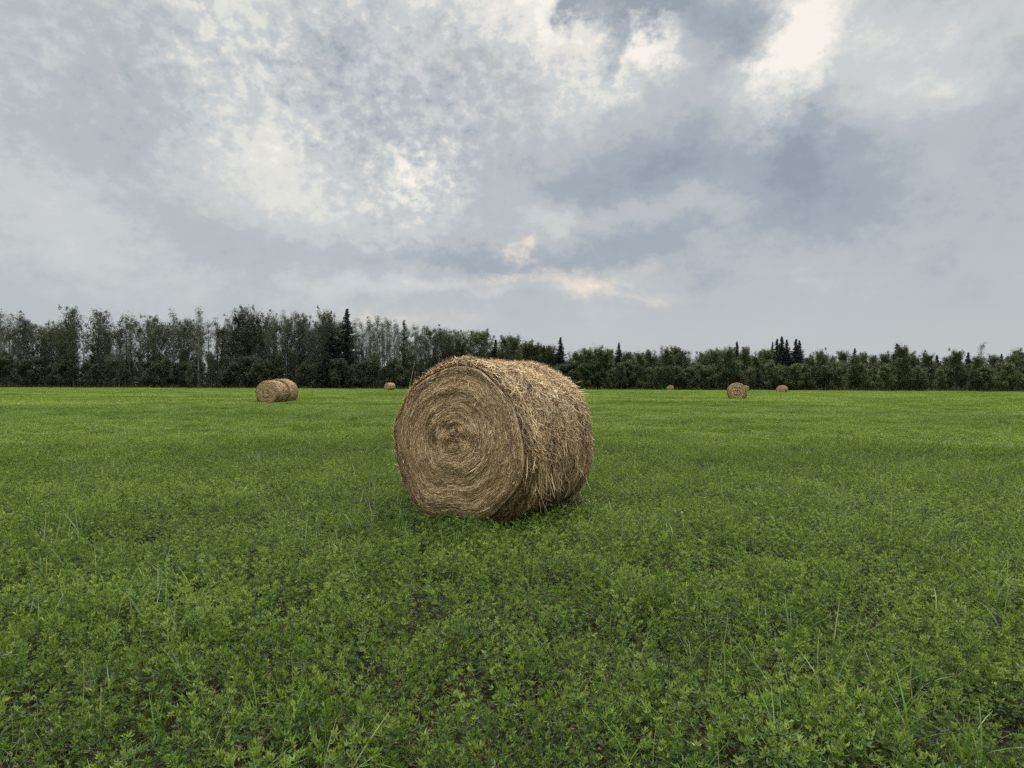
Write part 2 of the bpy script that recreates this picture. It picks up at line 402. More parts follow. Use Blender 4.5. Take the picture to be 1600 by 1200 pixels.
def alfalfa_clump(seed, size, nst, detail=1):
    r = random.Random(seed); q = quad_soup()
    for _ in range(nst):
        bx, by = r.uniform(-size / 2, size / 2), r.uniform(-size / 2, size / 2)
        h = r.uniform(0.07, 0.20) * (1.2 if r.random() < 0.12 else 1.0)
        az = r.uniform(0, 6.28); lean = r.uniform(0.0, 0.38)
        dirv = Vector((math.cos(az) * lean, math.sin(az) * lean, 1)).normalized()
        base = Vector((bx, by, 0)); stint = r.uniform(-0.14, 0.14)
        bluish = 0.0
        nodes = 6 if detail else 4
        prev = base
        sidev = Vector((-math.sin(az), math.cos(az), 0))
        tip = base + dirv * h + Vector((math.cos(az), math.sin(az), 0)) * h * lean * 0.3
        if detail:
            w = 0.0012
            s2 = Vector((r.uniform(-1, 1), r.uniform(-1, 1), 0)).normalized() * w
            add_quad(q, tuple(base - s2), tuple(base + s2), tuple(tip + s2 * .6), tuple(tip - s2 * .6), 0.4 if r.random() < 0.85 else 0.05)
        for k in range(nodes):
            f = 0.25 + 0.75 * (k + 0.5) / nodes
            p = base.lerp(tip, f)
            phi = az + k * 2.4 + r.uniform(-0.5, 0.5)
            tipw = f ** 2
            el = 0.25 + 0.7 * tipw + r.uniform(-0.25, 0.25)
            pd = Vector((math.cos(phi) * math.cos(el), math.sin(phi) * math.cos(el), math.sin(el)))
            pet = p + pd * r.uniform(0.006, 0.020) * (1.25 - 0.7 * tipw)
            ln = r.uniform(0.011, 0.024) * (1.15 - 0.3 * tipw); wd = ln * r.uniform(0.24, 0.38)
            sd_ = pd.cross(Vector((0, 0, 1))).normalized()
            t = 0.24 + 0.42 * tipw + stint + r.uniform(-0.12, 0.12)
            if r.random() < 0.012: t = 0.02
            for ang in (-0.95, 0.0, 0.95):
                dd = (pd * math.cos(ang) + sd_ * math.sin(ang)); dd.z += r.uniform(-0.25, 0.2); dd.normalize()
                ss = dd.cross(Vector((r.uniform(-.5, .5), r.uniform(-.5, .5), 1))).normalized()
                leaflet(q, pet, dd, ss, ln, wd, max(0.015, min(1, t + r.uniform(-0.06, 0.06))))
        # the growing tip: a tight rosette of young upright leaves
        for k in range(8 if detail else 3):
            phi = r.uniform(0, 6.28); el = r.uniform(0.5, 1.35)
            dd = Vector((math.cos(phi) * math.cos(el), math.sin(phi) * math.cos(el), math.sin(el)))
            ss = dd.cross(Vector((r.uniform(-1, 1), r.uniform(-1, 1), 0.3))).normalized()
            ln = r.uniform(0.011, 0.026)
            leaflet(q, tip - dirv * r.uniform(0, 0.02), dd, ss, ln, ln * 0.3, min(1, 0.72 + stint + r.uniform(-0.1, 0.18)))
    for _ in range(34):      # dead stems and fallen leaf bits on the soil
        p = Vector((r.uniform(-size / 2, size / 2), r.uniform(-size / 2, size / 2), r.uniform(0.004, 0.03))); a = r.uniform(0, 6.28)
        dd = Vector((math.cos(a), math.sin(a), r.uniform(-.1, .3))); ss = Vector((-math.sin(a), math.cos(a), 0))
        leaflet(q, p, dd, ss, r.uniform(0.02, 0.07), r.uniform(0.002, 0.005), r.choice([0.0, 0.02, 0.05, 0.07]))
    return np.array(q['v']), np.array(q['f']), np.array(q['t'])

def crop_tile(seed, size, n, lw, hmax, lift=0.0):
    """Coarser growth for farther off: leaf-tip faces at crop height, in tufts."""
    r = np.random.default_rng(seed)
    nt_ = max(4, n // 14)
    cx = r.uniform(-size / 2, size / 2, nt_); cy = r.uniform(-size / 2, size / 2, nt_); ch = r.uniform(0.35, 1.1, nt_) * hmax
    k = r.integers(0, nt_, n)
    sp = lw * 1.6
    fz = r.random(n) ** 0.6
    P = np.stack([cx[k] + r.normal(0, sp, n), cy[k] + r.normal(0, sp, n), ch[k] * (0.25 + 0.75 * fz)], 1)
    az = r.uniform(0, 2 * np.pi, n); el = r.uniform(-0.1, 1.25, n)
    d = np.stack([np.cos(az) * np.cos(el), np.sin(az) * np.cos(el), np.sin(el)], 1)
    rnd = r.normal(size=(n, 3)); s = np.cross(d, rnd); s /= np.linalg.norm(s, axis=1)[:, None]
    ln = lw * r.uniform(0.7, 1.4, n)[:, None]; wd = ln * 0.42
    V = np.stack([P, P + d * ln * .5 + s * wd * .5, P + d * ln, P + d * ln * .5 - s * wd * .5], 1).reshape(-1, 3)
    Fc = np.arange(4 * n).reshape(n, 4)
    t = np.clip(0.26 + lift + 0.42 * fz + r.normal(0, 0.09, n) + (r.random(nt_) * 0.2 - 0.1)[k], 0.1, 1)  # lift pales the farther crop's tint to paint in its backlit glow
    t = np.where(r.random(n) < 0.012, 0.02, t)
    return V, Fc, np.repeat(t, 4)

def grass_clump(seed):
    r = random.Random(seed); q = quad_soup()
    nb = r.randint(2, 8)
    for _ in range(nb):
        h = r.uniform(0.14, 0.36); az = r.uniform(0, 6.28); bend = r.uniform(0.15, 0.9); w = r.uniform(0.0018, 0.0042)
        p = Vector((r.gauss(0, 0.02), r.gauss(0, 0.02), 0)); d = Vector((math.cos(az), math.sin(az), 0)); sd_ = Vector((-math.sin(az), math.cos(az), 0))
        t = r.choice([0.2, 0.35, 0.5, 0.6, 0.7, 1.0]); prev = None
        for k in range(7):
            f = k / 6
            c = p + Vector((0, 0, 1)) * h * (f - 0.35 * bend * f * f) + d * h * bend * f * f * 0.8
            ww = w * (1 - f ** 2.2) + 0.0004
            a, b = c - sd_ * ww, c + sd_ * ww
            if prev: add_quad(q, tuple(prev[0]), tuple(prev[1]), tuple(b), tuple(a), t)
            prev = (a, b)
    return np.array(q['v']), np.array(q['f']), np.array(q['t'])

BIG = (-0.56, 5.80, R(32))       # foreground bale: centre of the near face, turn

def scatter(name, pts, rot, scl, idx, sources, label, cat):
    me = bpy.data.meshes.new(name)
    me.vertices.add(len(pts)); me.vertices.foreach_set('co', np.asarray(pts, dtype=np.float32).ravel())
    a = me.attributes.new('turn', 'FLOAT_VECTOR', 'POINT'); a.data.foreach_set('vector', np.asarray(rot, dtype=np.float32).ravel())
    a = me.attributes.new('grow', 'FLOAT_VECTOR', 'POINT'); a.data.foreach_set('vector', np.asarray(scl, dtype=np.float32).ravel())
    a = me.attributes.new('pick', 'INT', 'POINT'); a.data.foreach_set('value', np.asarray(idx, dtype=np.int32))
    o = link_mesh(name, me); tag(o, label, cat, kind='stuff')
    g = bpy.data.node_groups.new(name, 'GeometryNodeTree')
    g.interface.new_socket('Geometry', in_out='INPUT', socket_type='NodeSocketGeometry')
    g.interface.new_socket('Geometry', in_out='OUTPUT', socket_type='NodeSocketGeometry')
    gi = g.nodes.new('NodeGroupInput'); go = g.nodes.new('NodeGroupOutput')
    ip = g.nodes.new('GeometryNodeInstanceOnPoints')
    ji = g.nodes.new('GeometryNodeJoinGeometry')
    for s in reversed(sources):
        oi = g.nodes.new('GeometryNodeObjectInfo'); oi.inputs['Object'].default_value = s; oi.inputs['As Instance'].default_value = True
        g.links.new(oi.outputs['Geometry'], ji.inputs[0])
    def attr(n, ty):
        x = g.nodes.new('GeometryNodeInputNamedAttribute'); x.data_type = ty; x.inputs['Name'].default_value = n
        return x.outputs['Attribute']
    g.links.new(gi.outputs[0], ip.inputs['Points']); g.links.new(ji.outputs[0], ip.inputs['Instance'])
    ip.inputs['Pick Instance'].default_value = True
    g.links.new(attr('pick', 'INT'), ip.inputs['Instance Index'])
    er = g.nodes.new('FunctionNodeEulerToRotation'); g.links.new(attr('turn', 'FLOAT_VECTOR'), er.inputs[0]); g.links.new(er.outputs[0], ip.inputs['Rotation'])
    g.links.new(attr('grow', 'FLOAT_VECTOR'), ip.inputs['Scale'])
    g.links.new(ip.outputs[0], go.inputs[0])
    m = o.modifiers.new('scatter', 'NODES'); m.node_group = g
    return o

def src(name, data, mat):
    return bpy.data.objects.new(name, np_mesh(name, data[0], data[1], mat, data[2]))   # never linked to the scene itself

def polar_grid(step, rmin, rmax, half=R(54), oy=-1.2):
    n = int(2 * rmax / step) + 2
    g = (np.arange(n) - n / 2) * step
    X, Y = np.meshgrid(g, g + rmax / 2)
    X = X.ravel() + RNG.uniform(-.5, .5, X.size) * step; Y = Y.ravel() + RNG.uniform(-.5, .5, Y.size) * step
    d = np.hypot(X, Y - 0); ang = np.abs(np.arctan2(X, Y - oy))
    k = (d > rmin * RNG.uniform(0.88, 1.0, d.size)) & (d < rmax * RNG.uniform(0.92, 1.08, d.size)) & (ang < half) & (Y > oy)
    return X[k], Y[k]

def in_bale(X, Y, m=0.0):
    c, s = math.cos(BIG[2]), math.sin(BIG[2])
    u = (X - BIG[0]) * c - (Y - BIG[1]) * s; v = (X - BIG[0]) * s + (Y - BIG[1]) * c
    return (np.abs(u) < 0.50 - m) & (v > 0.03 + m) & (v < 1.50 - m)

def field_height(X, Y):
    h = 1.0 + 0.10 * sine_noise(X, Y, 0.45, 4) + 0.17 * sine_noise(X, Y, 1.0, 1) + 0.13 * sine_noise(X, Y, 3.5, 2) + 0.06 * sine_noise(X * 0.35, Y, 9.0, 3)
    return np.clip(h, 0.6, 1.5)

def build_crop():
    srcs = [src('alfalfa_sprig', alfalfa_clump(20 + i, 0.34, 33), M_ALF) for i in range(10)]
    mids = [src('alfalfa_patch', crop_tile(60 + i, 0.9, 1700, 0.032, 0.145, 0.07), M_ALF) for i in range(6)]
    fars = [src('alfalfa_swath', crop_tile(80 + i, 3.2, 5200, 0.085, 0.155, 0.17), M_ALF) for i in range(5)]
    P, Ro, Sc, Ix = [], [], [], []
    for (step, r0, r1, n0, n1, smin, smax, tl) in ((0.195, 0.9, 15.0, 0, 10, 0.68, 1.28, 0.13), (0.72, 13.5, 52.0, 10, 16, 0.95, 1.15, 0.03), (2.6, 46.0, 168.0, 16, 21, 0.95, 1.15, 0.0)):
        X, Y = polar_grid(step, r0, r1)
        k = ~in_bale(X, Y); X, Y = X[k], Y[k]
        hgt = field_height(X, Y)
        if step < 0.5:      # thin spots where the stubble shows
            thin = sine_noise(X, Y, 0.55, 8) + 0.6 * sine_noise(X, Y, 1.8, 9)
            k = RNG.random(len(X)) < np.clip(1.15 - 0.32 * np.clip(thin, 0, 2), 0.68, 1.0)
            X, Y, hgt = X[k], Y[k], hgt[k]
        c_, s_ = math.cos(BIG[2]), math.sin(BIG[2])      # lower growth trodden down along the foot of the big bale
        u_ = (X - BIG[0]) * c_ - (Y - BIG[1]) * s_; v_ = (X - BIG[0]) * s_ + (Y - BIG[1]) * c_
        near_b = np.exp(-(np.maximum(np.abs(u_) - 0.6, 0) / 0.3) ** 2 - (np.maximum(np.abs(v_ - 0.75) - 0.75, 0) / 0.35) ** 2)
        hgt = hgt * (1 - 0.35 * near_b)
        n = len(X)
        P.append(np.stack([X, Y, np.zeros(n)], 1))
        Ro.append(np.stack([RNG.normal(0, tl, n), RNG.normal(0, tl, n), RNG.uniform(0, 6.28, n)], 1))
        s = RNG.uniform(smin, smax, n)
        Sc.append(np.stack([s, s, s * hgt], 1)); Ix.append(RNG.integers(n0, n1, n))
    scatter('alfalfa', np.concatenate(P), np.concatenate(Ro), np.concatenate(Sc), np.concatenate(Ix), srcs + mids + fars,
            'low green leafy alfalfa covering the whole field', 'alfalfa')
    gs = [src('grass_tuft', grass_clump(200 + i), M_GRASS) for i in range(12)]
    X, Y = polar_grid(0.15, 1.0, 34.0)
    k = (sine_noise(X, Y, 1.9, 21) + 0.5 * sine_noise(X, Y, 0.6, 22) > 0.12) & ~in_bale(X, Y, -0.02); X, Y = X[k], Y[k]; n = len(X)
    s = RNG.uniform(0.6, 1.15, n)
    scatter('grass', np.stack([X, Y, np.zeros(n)], 1), np.stack([RNG.normal(0, .15, n), RNG.normal(0, .15, n), RNG.uniform(0, 6.28, n)], 1),
            np.stack([s, s, s], 1), RNG.integers(0, 12, n), gs, 'thin grass blades standing up between the alfalfa leaves', 'grass')

# ------------------------------------------------------------------ hay bales
PROFILE = np.array([(0.100, 1.668), (0.361, 1.620), (0.505, 1.514), (0.645, 1.367), (0.764, 1.195), (0.831, 1.025), (0.872, 0.841), (0.866, 0.626),
                    (0.814, 0.435), (0.679, 0.261), (0.54, 0.11), (0.38, 0.02), (-0.016, 0.005), (-0.44, 0.02), (-0.592, 0.12), (-0.679, 0.270), (-0.790, 0.491),
                    (-0.857, 0.737), (-0.869, 1.021), (-0.790, 1.173), (-0.635, 1.407), (-0.463, 1.529), (-0.155, 1.660)])
def _sag(a):
    e = 2 / 2.9 if math.sin(a) < 0 else 1.0
    return 0.86 * math.copysign(abs(math.cos(a)) ** e, math.cos(a)), max(0.02, 0.84 + 0.83 * math.copysign(abs(math.sin(a)) ** e, math.sin(a)))
ROUND = np.array([_sag(a) for a in np.linspace(0, 2 * np.pi, 40, endpoint=False)])

def profile_fn(pts, cz=0.86):
    a = np.arctan2(pts[:, 1] - cz, pts[:, 0]); r = np.hypot(pts[:, 0], pts[:, 1] - cz)
    o = np.argsort(a); a = a[o]; r = r[o]
    a = np.concatenate([a[-1:] - 2 * np.pi, a, a[:1] + 2 * np.pi]); r = np.concatenate([r[-1:], r, r[:1]])
    grid = np.linspace(-np.pi, np.pi, 361); rr = np.interp(grid, a, r)
    k = np.exp(-np.linspace(-2, 2, 9) ** 2 / 1.5); k /= k.sum()
    rr = np.convolve(np.concatenate([rr[-5:-1], rr, rr[1:5]]), k, 'valid')
    return lambda p: np.interp((p + np.pi) % (2 * np.pi) - np.pi, grid, rr)

def smooth01(x):
    x = np.clip(x, 0, 1); return x * x * (3 - 2 * x)

class Bale:
    def __init__(s, prof, L, seed, scale=1.0, sag=0.0, cz=0.86, eye=(0.055, 0.880), rnd=1.0, ring=1.0, calm=1.0):
        s.rnd, s.ring, s.calm = rnd, ring, calm
        s.L, s.cz, s.eye, s.seed, s.k = L, cz, eye, seed, scale
        s.fa = profile_fn(prof); s.fb = profile_fn(ROUND)
    def rad(s, phi, y):
        f = smooth01(y / s.L * 1.3)
        r = s.fa(phi) * (1 - f) + s.fb(phi) * f
        yy = y / s.L
        e0 = np.clip(1 - y / 0.10, 0, 1); e1 = np.clip(1 - (s.L - y) / 0.20, 0, 1)
        r = r * (1 + 0.02 * smooth01(y / 0.1)) - 0.060 * s.rnd * (1 - np.sqrt(1 - 0.98 * e0 ** 2)) - 0.11 * s.rnd * (1 - np.sqrt(1 - 0.98 * e1 ** 2))
        bump = 0.014 * np.sin(phi * 3 + y * 5 + s.seed) + 0.012 * np.sin(phi * 7 - y * 9 + 1.3 * s.seed) + 0.010 * np.sin(y * 17 + 2 * np.sin(phi * 2)) 
        low = smooth01((-np.sin(phi) - 0.15) / 0.5)
        bump = bump - 0.012 * low * smooth01((yy - 0.1) / 0.2)
        return r + 0.7 * bump - 0.028 - 0.028 * np.maximum(np.sin(phi), 0) ** 2
    def side(s, phi, y, out=0.0):
        r = s.rad(phi, y) + out
        return np.stack([r * np.cos(phi), y + 0 * phi, np.maximum(s.cz + r * np.sin(phi), 0.0)], -1) * s.k
    def face(s, q, phi, out=0.0, back=False):
        y0 = s.L if back else 0.0
        r = s.rad(phi, np.full_like(phi, y0)) * q
        cx = s.eye[0] * (1 - q); cz = s.cz + (s.eye[1] - s.cz) * (1 - q)
        dep = -0.055 * (1 - q ** 2) + 0.016 * smooth01((0.12 - q) / 0.09)
        dep = dep + (1 - q ** 6) * (0.004 * np.sin(q * 61 + phi * 2) + 0.006 * np.sin(q * 27 - phi * 3 + s.seed) + 0.010 * np.sin(phi * 5 + q * 9) + 0.008 * np.sin(phi * 2 - q * 14))
        top = smooth01((np.sin(phi) - 0.1) / 0.6)
        dep = dep + 0.018 * top * np.exp(-((q - 0.86) / 0.085) ** 2)
        dep = dep - out
        yy = y0 - dep if back else dep
        return np.stack([cx + r * np.cos(phi), yy, np.maximum(cz + r * np.sin(phi), 0.0)], -1) * s.k

def ribbons(C, N, width, tint, roll):
    """C (n,k,3) centre lines, N (n,k,3) outward; flat stalks with a random roll about their own line."""
    n, k, _ = C.shape
    T = np.gradient(C, axis=1); T /= np.linalg.norm(T, axis=2, keepdims=True) + 1e-9
    B = np.cross(T, N); B /= np.linalg.norm(B, axis=2, keepdims=True) + 1e-9
    NN = np.cross(B, T)
    Wd = B * np.cos(roll)[:, None, None] + NN * np.sin(roll)[:, None, None]
    taper = np.ones(k); taper[0] = 0.6; taper[-1] = 0.25
    h = Wd * (width[:, None] * taper[None, :] * 0.5)[:, :, None]
    V = np.stack([C - h, C + h], 2).reshape(-1, 3)
    i = (np.arange(n)[:, None] * k + np.arange(k - 1)[None, :]) * 2
    Fc = np.stack([i, i + 1, i + 3, i + 2], -1).reshape(-1, 4)
    return V, Fc, np.repeat(tint, 2 * k)

def merge(parts):
    V, Fc, T, n = [], [], [], 0
    for v, f, t in parts:
        V.append(v); Fc.append(f + n); T.append(t); n += len(v)
    return np.concatenate(V), np.concatenate(Fc), np.concatenate(T)

def bundles(r, n, m):
    """Hay lies in flakes: m stalks share one direction and nearly one colour."""
    nb = n // m
    return nb, np.repeat(np.arange(nb), m), nb * m

def face_straws(b, n, w, seed, back=False):
    r = np.random.default_rng(seed); k = 6
    nb, ix, n = bundles(r, n, 9)
    bq = np.sqrt(r.uniform(0.0, 0.995 ** 2, nb)); bq[: nb // 22] = r.uniform(0.0, 0.2, nb // 22)
    bp = r.uniform(-np.pi, np.pi, nb)
    bs = r.normal(-0.04, 0.075, nb) + np.where(r.random(nb) < 0.07, r.normal(0, 0.4, nb), 0)
    bt = r.normal(0, 0.13, nb); bl = r.uniform(0, 1, nb) ** 1.6
    q0 = np.clip(bq[ix] + r.normal(0, 0.012, n), 0, 0.997)
    rr = np.maximum(q0, 0.06) * 0.84
    p0 = bp[ix] + r.normal(0, 0.09, n) / rr
    ln = r.uniform(0.10, 0.42, n) * np.clip(q0 * 2.2, 0.25, 1)
    slope = bs[ix] + r.normal(0, 0.045, n) + np.where(r.random(n) < 0.035, r.normal(0, 0.7, n), 0)
    t = np.linspace(-0.5, 0.5, k)[None, :]
    core = q0 < 0.085
    bow = r.normal(0, 0.006, n)[:, None] * (t * t * 4)
    q = q0[:, None] + t * (ln * slope / 0.86)[:, None] + bow
    p = p0[:, None] + t * (ln / rr)[:, None] * np.where(core, r.normal(0.3, 0.9, n), 1.0)[:, None]
    q = np.where(core[:, None], np.abs(q0[:, None] + t * r.uniform(-0.08, 0.08, n)[:, None]), q)
    q = np.clip(q, 0.0, 1.0)
    layer = np.clip(bl[ix] + r.normal(0, 0.15, n), 0, 1)
    out = layer[:, None] * 0.020 + (np.abs(t) * 2) ** 3 * (r.random(n) ** 6 * 0.035)[:, None] + 0.003
    C = b.face(q, p, out, back)
    N = np.zeros_like(C); N[..., 1] = 1 if back else -1
    N[..., 0] += 0.8 * smooth01((q - 0.9) / 0.1) * np.cos(p); N[..., 2] += 0.8 * smooth01((q - 0.9) / 0.1) * np.sin(p)
    band = b.ring * (0.07 * np.sin(q0 * 44 + p0 * 1.0) + 0.05 * np.sin(q0 * 13 + 2 * np.sin(p0) + 1.0)) + 0.05 * np.sin(p0 * 3 + q0 * 20)
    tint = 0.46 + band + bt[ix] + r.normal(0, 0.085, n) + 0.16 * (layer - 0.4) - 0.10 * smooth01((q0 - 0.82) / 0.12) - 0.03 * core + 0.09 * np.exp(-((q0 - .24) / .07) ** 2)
    tint = np.where(r.random(n) < 0.035 * b.calm, r.uniform(0.75, 1.0, n), 0.46 + band + (tint - 0.46 - band) * b.calm)
    return ribbons(C, N, w * r.uniform(0.6, 1.4, n), np.clip(tint, 0.0, 1), r.uniform(-0.6, 0.6, n))

def side_straws(b, n, w, seed):
    r = np.random.default_rng(seed); k = 6
    nb, ix, n = bundles(r, n, 7)
    bt = r.normal(0, 0.13, nb); bl = r.random(nb) ** 1.5
    ba = r.normal(0.03, 0.36, nb) + np.where(r.random(nb) < 0.20, r.normal(0, 0.9, nb), 0)
    bp = r.uniform(-np.pi, np.pi, nb); by = r.uniform(0.0, b.L, nb)
    p0 = bp[ix] + r.normal(0, 0.08, n); y0 = np.clip(by[ix] + r.normal(0, 0.014, n), 0, b.L)
    ln = r.uniform(0.06, 0.27, n); ang = ba[ix] + r.normal(0, 0.16, n) + np.where(r.random(n) < 0.08, r.normal(0, 1.1, n), 0)
    t = np.linspace(-0.5, 0.5, k)[None, :]
    curl = r.normal(0, 0.35, n)[:, None]
    a = ang[:, None] + curl * t
    p = p0[:, None] + t * (ln / 0.84)[:, None] * np.cos(a)
    y = np.clip(y0[:, None] + t * ln[:, None] * np.sin(a), 0.0, b.L)
    layer = np.clip(bl[ix] + r.normal(0, 0.2, n), 0, 1)
    out = layer[:, None] * 0.024 + np.abs(t * 2) ** 3 * (r.random(n) ** 5 * 0.05)[:, None] * (0.35 + 0.65 * (np.sin(p0) > -0.2))[:, None] + 0.003
    C = b.side(p, y, out)
    N = np.stack([np.cos(p), np.zeros_like(p), np.sin(p)], -1)
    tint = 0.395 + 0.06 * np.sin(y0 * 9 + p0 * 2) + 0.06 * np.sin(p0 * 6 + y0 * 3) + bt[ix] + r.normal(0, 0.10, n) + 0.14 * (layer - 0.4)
    tint = np.where(r.random(n) < 0.04 * b.calm, r.uniform(0.75, 1.0, n), 0.46 + (tint - 0.46) * b.calm)
    return ribbons(C, N, w * r.uniform(0.6, 1.4, n), np.clip(tint, 0, 1), r.uniform(-0.8, 0.8, n))

def fly_straws(b, n, w, seed):
    """Ends that stick out of the wrapped side and the rims."""
    r = np.random.default_rng(seed); k = 6
    rim = r.random(n) < 0.45
    p0 = r.uniform(-0.6, np.pi + 0.6, n); y0 = np.where(rim, np.where(r.random(n) < .5, r.uniform(0, 0.08, n), r.uniform(b.L - .1, b.L, n)), r.uniform(0.0, b.L, n))
    base = b.side(p0, y0, 0.0)
    N = np.stack([np.cos(p0), np.zeros(n), np.sin(p0)], -1)
    T = np.stack([-np.sin(p0), np.zeros(n), np.cos(p0)], -1) * np.sign(r.normal(size=n))[:, None]
    d = N * r.uniform(0.15, 0.7, n)[:, None] + T * r.uniform(0.3, 1, n)[:, None]; d[:, 1] += r.normal(0, 0.5, n); d /= np.linalg.norm(d, axis=1)[:, None]
    ln = r.uniform(0.03, 0.10, n) * b.k
    t = np.linspace(0, 1, k)[None, :, None]
    side = r.normal(size=(n, 3)); side -= (side * d).sum(1)[:, None] * d
    C = base[:, None, :] + d[:, None, :] * t * ln[:, None, None] + side[:, None, :] * (t ** 2) * ln[:, None, None] * 0.25
    C[..., 2] -= (t[..., 0] ** 2) * ln[:, None] * 0.3
    return ribbons(C, np.repeat(N[:, None, :], k, 1), w * r.uniform(0.5, 1.1, n), r.uniform(0.35, 0.95, n), r.uniform(-1, 1, n))

def hang_straws(b, spots, w, seed):
    """Wisps that have come loose and hang down the side: spots = (phi, y, count, length, spread)."""
    r = np.random.default_rng(seed); parts = []; k = 7
    for (ph, y0, n, L, sp) in spots:
        p = ph + r.normal(0, sp * 0.6, n); y = np.clip(y0 + r.normal(0, sp, n), -0.02, b.L)
        top = b.side(p, y, 0.01)
        ln = L * r.uniform(0.45, 1.0, n) * b.k
        t = np.linspace(0, 1, k)[None, :]
        drop = t * ln[:, None] * r.uniform(0.4, 1.0, n)[:, None]
        X = top[:, 0:1] + 0.02 * np.sin(np.pi * t * 0.5) * np.cos(p)[:, None] + r.normal(0, 0.035, n)[:, None] * t ** 1.5
        Y = top[:, 1:2] + r.normal(0, 0.075, n)[:, None] * t ** 1.3
        Z = np.maximum(top[:, 2:3] - drop, 0.03)
        # keep the wisp outside the bale where it bulges
        phz = np.arctan2(Z / b.k - b.cz, np.maximum(X / b.k, 0.05))
        rr = b.rad(phz, Y / b.k) * b.k + r.uniform(0.004, 0.035, n)[:, None]
        xs = np.sqrt(np.maximum(rr ** 2 - (Z - b.cz * b.k) ** 2, 0.0))
        X = np.where(Z > b.cz * b.k * 0.85, np.maximum(X, xs), np.maximum(X, xs) )
        C = np.stack([X, Y, Z], -1)
        N = np.zeros_like(C); N[..., 0] = 1
        parts.append(ribbons(C, N, w * r.uniform(0.6, 1.4, n), np.clip(r.normal(0.50, 0.16, n), 0, 1), r.uniform(-1, 1, n)))
    return merge(parts)

def core_mesh(b, inset=0.006, nphi=96, ns=26, nq=22):
    phi = np.linspace(-np.pi, np.pi, nphi, endpoint=False)
    rows = []
    for q in np.linspace(0.02, 0.985, nq):
        rows.append(b.face(np.full(nphi, q), phi, -inset))
    for y in np.linspace(0.07, b.L - 0.07, ns):
        rows.append(b.side(phi, np.full(nphi, y), -inset))
    for q in np.linspace(0.985, 0.02, nq):
        rows.append(b.face(np.full(nphi, q), phi, -inset, True))
    rows = np.array(rows); nr = len(rows)
    V = rows.reshape(-1, 3)
    i = np.arange(nr - 1)[:, None] * nphi; j = np.arange(nphi)[None, :]
    jn = (j + 1) % nphi
    Fc = np.stack([i + j, i + jn, i + nphi + jn, i + nphi + j], -1).reshape(-1, 4)
    # close the two ends
    V = np.concatenate([V, rows[0].mean(0)[None], rows[-1].mean(0)[None]])
    c0, c1 = nr * nphi, nr * nphi + 1
    caps = [(c0, (a + 1) % nphi, a, a) for a in range(nphi)]
    return V, Fc, np.full(len(V), 0.45), c0, c1, nphi, nr

def build_core(name, b, parent, mat):
    V, Fc, T, c0, c1, nphi, nr = core_mesh(b)
    me = bpy.data.meshes.new(name)
    fl = [tuple(map(int, f)) for f in Fc]
    fl += [(c0, (a + 1) % nphi, a) for a in range(nphi)]
    o = (nr - 1) * nphi
    fl += [(c1, o + a, o + (a + 1) % nphi) for a in range(nphi)]
    me.from_pydata([tuple(v) for v in V.tolist()], [], fl); me.update()
    me.polygons.foreach_set('use_smooth', np.ones(len(me.polygons), dtype=bool))
    a = me.attributes.new('tint', 'FLOAT_VECTOR', 'POINT'); a.data.foreach_set('vector', np.full(len(V) * 3, 0.45, dtype=np.float32))
    me.materials.append(mat)
    return link_mesh(name, me, parent)

def make_bale(name, loc, turn, b, nf, ns, nfly, w, label, group, hang=None, nb=None):
    root = empty(name, loc, turn)
    tag(root, label, 'hay bale', group)
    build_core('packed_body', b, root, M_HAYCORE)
    sd_ = int(b.seed * 10)
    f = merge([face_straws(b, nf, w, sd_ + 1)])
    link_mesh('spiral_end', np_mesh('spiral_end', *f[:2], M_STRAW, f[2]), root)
    f = face_straws(b, nb or nf // 5, w * 1.3, sd_ + 2, True)
    link_mesh('rear_end', np_mesh('rear_end', *f[:2], M_STRAW, f[2]), root)
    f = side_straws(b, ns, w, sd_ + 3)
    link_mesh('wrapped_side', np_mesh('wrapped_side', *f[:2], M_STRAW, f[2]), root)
    ls = [fly_straws(b, nfly, w * 0.8, sd_ + 4)]
    if hang: ls.append(hang_straws(b, hang, w, sd_ + 5))
    f = merge(ls)
    link_mesh('loose_straw', np_mesh('loose_straw', *f[:2], M_STRAW, f[2]), root)
    return root

def tube_mesh(name, pts, rad, mat, parent=None, sides=5):
    pts = np.asarray(pts, float); k = len(pts)
    T = np.gradient(pts, axis=0); T /= np.linalg.norm(T, axis=1)[:, None]
    ref = np.array([0.3, 0.9, 0.2]); A = np.cross(T, ref); A /= np.linalg.norm(A, axis=1)[:, None]; B = np.cross(T, A)
    an = np.linspace(0, 2 * np.pi, sides, endpoint=False)
    rad = np.broadcast_to(rad, (k,))
    V = pts[:, None, :] + (A[:, None, :] * np.cos(an)[None, :, None] + B[:, None, :] * np.sin(an)[None, :, None]) * rad[:, None, None]
    i = np.arange(k - 1)[:, None] * sides; j = np.arange(sides)[None, :]; jn = (j + 1) % sides
    Fc = np.stack([i + j, i + jn, i + sides + jn, i + sides + j], -1).reshape(-1, 4)
    V = V.reshape(-1, 3)
    if name is None: return V, Fc
    return link_mesh(name, np_mesh(name, V, Fc, mat, np.full(len(V), 0.8), True), parent)

